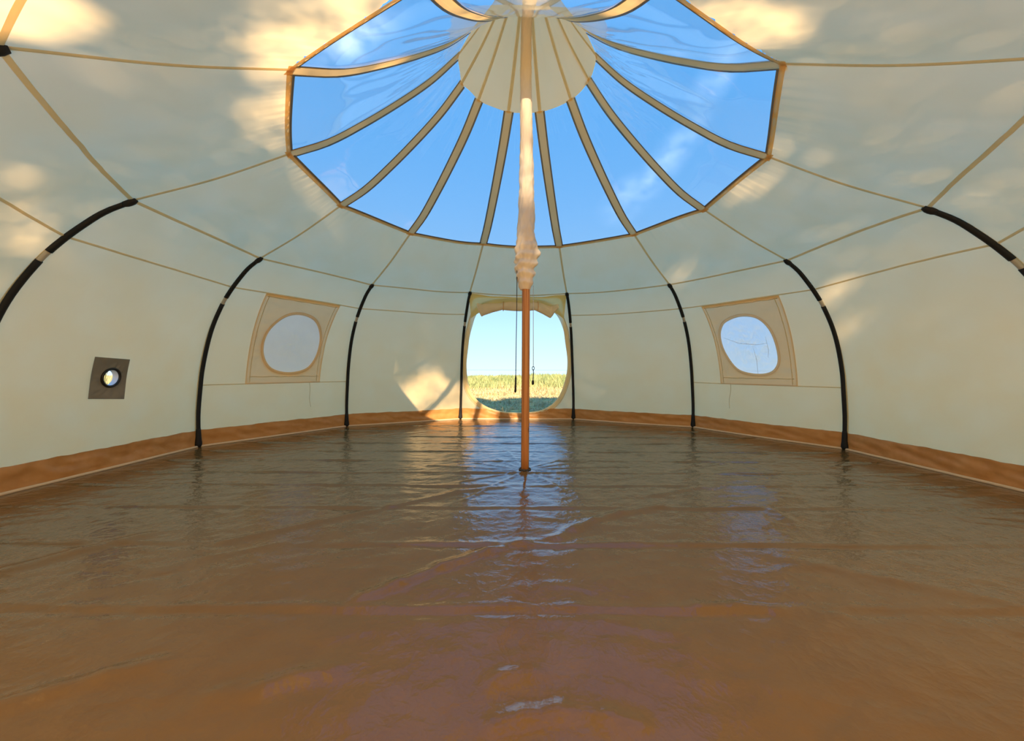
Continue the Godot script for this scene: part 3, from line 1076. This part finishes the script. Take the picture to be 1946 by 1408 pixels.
func tufts(called: String, count: int, near: float, far: float, spread_deg: float, lo: float, hi: float, colors: Array, label: String, wide: float) -> void:
	var mm := MultiMesh.new()
	mm.transform_format = MultiMesh.TRANSFORM_3D
	mm.use_colors = true
	mm.mesh = tuft_mesh(9, 0.28, 3 + count)
	mm.instance_count = count
	for i in count:
		var d := sqrt(lerpf(near * near, far * far, rng.randf()))
		var a := deg_to_rad(rng.randf_range(-spread_deg, spread_deg))
		var p := Vector3(EYE.x + sin(a) * d, 0, EYE.z - cos(a) * d)
		if Vector2(p.x, p.z).length() < 3.25:
			p.z -= 1.0
		p.y = land(p.x, p.z) - 0.01
		var patch := rough.get_noise_2d(p.x * 14.0, p.z * 14.0)
		var h := lerpf(lo, hi, pow(rng.randf(), 1.6)) * (1.0 + 0.45 * patch) * (1.0 + 0.25 * clampf(p.x * 0.4, -0.6, 1.0))
		var c: Color = (colors[0] as Color).lerp(colors[1], rng.randf())
		c = c.lerp(colors[2], clampf(0.35 + 1.3 * patch + rng.randf_range(-0.25, 0.25), 0, 1))
		mm.set_instance_transform(i, Transform3D(Basis(Vector3.UP, rng.randf() * TAU).scaled(Vector3(wide * 2.2 + h * 0.6, h, wide * 2.2 + h * 0.6)), p))
		mm.set_instance_color(i, c)
	var o := MultiMeshInstance3D.new()
	o.name = called
	o.multimesh = mm
	o.material_override = M.blade
	add_child(o, true)
	tag(o, label, "grass", "", "stuff")


func side_grass() -> void:
	var mm := MultiMesh.new()
	mm.transform_format = MultiMesh.TRANSFORM_3D
	mm.use_colors = true
	mm.mesh = tuft_mesh(10, 0.3, 91)
	mm.instance_count = 500
	for i in 500:
		var p := Vector3(rng.randf_range(-26, -10), 0, rng.randf_range(-9, 3))
		p.y = land(p.x, p.z) - 0.02
		var h := rng.randf_range(0.35, 1.1)
		mm.set_instance_transform(i, Transform3D(Basis(Vector3.UP, rng.randf() * TAU).scaled(Vector3(0.7, h, 0.7)), p))
		mm.set_instance_color(i, Color(0.32, 0.36, 0.14).lerp(Color(0.5, 0.44, 0.2), rng.randf()))
	var o := MultiMeshInstance3D.new()
	o.name = "meadow_grass"
	o.multimesh = mm
	o.material_override = M.blade
	add_child(o, true)
	tag(o, "tall olive meadow grass glimpsed through the grey vent patch's hole", "grass", "", "stuff")


# gaps in the trees' shade, in the plane through the pole across the sun's way: (u, v, half width, half height)
# and how many layers of leaves still stand in the gap
const GAPS := [[-0.7, 1.52, 0.62, 0.4, 0.5], [-0.97, 1.93, 0.14, 0.1, 0.8], [-1.38, 1.55, 0.13, 0.2, 1.4], [-0.95, 1.08, 0.25, 0.1, 1.2], [0.3, 1.42, 0.2, 0.16, 0.8], [0.66, 1.2, 0.2, 0.17, 0.8], [-1.49, 1.97, 0.06, 0.18, 1.3], [1.52, 1.84, 0.06, 0.14, 1.1], [1.37, 1.7, 0.08, 0.08, 1.6], [-1.53, 0.68, 0.17, 0.17, 0.3], [-2.42, 0.86, 0.24, 0.12, 1.3], [2.79, 1.33, 0.09, 0.09, 1.0], [2.58, 1.56, 0.09, 0.09, 1.0], [1.73, 2.33, 0.1, 0.1, 0.9], [0.0, 2.4, 0.06, 0.65, 0.6]]


const TREE_Z := 13.0


func thickness(u: float, v: float) -> float:
	# layers of leaves: thick in the middle of the two crowns, thin outwards and low down, few in the gaps
	for g in GAPS:
		var a: float = absf(u - g[0]) / g[2]
		var b: float = absf(v - g[1]) / g[3]
		if pow(a, 3.0) + pow(b, 3.0) < 1.0:
			return g[4]
	if absf(u) < 1.42 and v > 1.2:
		return 4.7
	return 0.1 if v < 0.35 and absf(u) < 2.2 else 4.6


func trees() -> void:
	# two broad trees on the sun's side of the tent, whose crowns shade it but for some gaps
	rng.seed = 19
	var specs := [[-2.3, "broad leafy tree shading the vent side of the tent roof"], [2.3, "broad leafy tree shading the clear-window side of the tent roof"]]
	for sp in specs:
		var cx: float = sp[0]
		var base := Vector3(cx + TREE_Z * SUN_X, -0.06, TREE_Z)
		var t := thing("tree", sp[1], "tree", base, "trees shading the tent")
		var trunk := [Vector3(0, -0.1, 0), Vector3(0.08, 2.0, 0.05), Vector3(-0.05, 4.2, 0.0), Vector3(0.05, 6.2, 0.05), Vector3(0.0, 8.0, 0.0)]
		part("trunk", tube(trunk, [0.22, 0.17, 0.14, 0.1, 0.04], 12), M.bark, t)
		for b in 9:
			var h := 4.6 + b * 0.34
			var a := TAU * b * 0.38
			var e := Vector3(cos(a) * 1.8, 0.7 + 0.1 * b, sin(a) * 0.9)
			var s := Vector3(0.0, h, 0)
			part("branch", tube([s, s + e * 0.45 + Vector3(0, 0.1, 0), s + e], [0.06, 0.04, 0.015], 8), M.bark, t)
		var spots: Array[Transform3D] = []
		# layers of leaves, each leaf in a cell of its own
		var cell := 0.042
		for layer in 5:
			var rows := int(5.8 / cell)
			var cols := int(4.7 / cell)
			var off := Vector2(rng.randf(), rng.randf())
			for j in rows:
				for i in cols:
					var u: float = (i + off.x + rng.randf_range(-0.5, 0.5)) * cell - 2.35
					var v: float = (j + off.y + rng.randf_range(-0.5, 0.5)) * cell - 1.45
					if (u + cx) * cx < 0.0:
						continue
					if pow(absf(u) / 2.4, 6.0) + pow(absf(v - 1.3) / 2.8, 4.0) > 1.0:
						continue
					var depth := thickness(u + cx, v) - layer
					if depth <= 0.0 or (depth < 1.0 and rng.randf() > depth):
						continue
					var z := TREE_Z + (layer - 2.0) * 0.5 + rng.randf_range(-0.4, 0.4)
					var p := Vector3(u + cx + z * SUN_X, v + z * SUN_T, z) - base
					var bs := Basis.from_euler(Vector3(rng.randf_range(-1.9, -0.7), rng.randf() * TAU, rng.randf_range(-0.6, 0.6)))
					spots.append(Transform3D(bs * rng.randf_range(0.38, 0.5), p))
		# every leaf a folded four-sided blade, all in one mesh
		var vert := PackedVector3Array()
		var norm := PackedVector3Array()
		var index := PackedInt32Array()
		for sp2 in spots:
			var a := vert.size()
			for q in [Vector3(0, 0, 0), Vector3(0.058, 0.012, 0.09), Vector3(0, -0.01, 0.2), Vector3(-0.058, 0.012, 0.09)]:
				vert.append(sp2 * q)
				norm.append(sp2.basis.y.normalized())
			for q in [0, 1, 2, 0, 2, 3]:
				index.append(a + q)
		var arrays := []
		arrays.resize(Mesh.ARRAY_MAX)
		arrays[Mesh.ARRAY_VERTEX] = vert
		arrays[Mesh.ARRAY_NORMAL] = norm
		arrays[Mesh.ARRAY_INDEX] = index
		var am := ArrayMesh.new()
		am.add_surface_from_arrays(Mesh.PRIMITIVE_TRIANGLES, arrays)
		var o := part("foliage", am, M.leaf, t)
		o.set_meta("kind", "stuff")


func _ready() -> void:
	rough.noise_type = FastNoiseLite.TYPE_SIMPLEX_SMOOTH
	rough.seed = 7
	rough.frequency = 0.05
	rough.fractal_octaves = 2
	set_up_view()
	make_materials()
	build_floor()
	build_walls()
	build_baseboards()
	build_ceiling()
	build_skylight()
	build_door()
	build_windows()
	build_outside()
	build_poles()
	build_centre_pole()
	build_vent()
	build_cords()
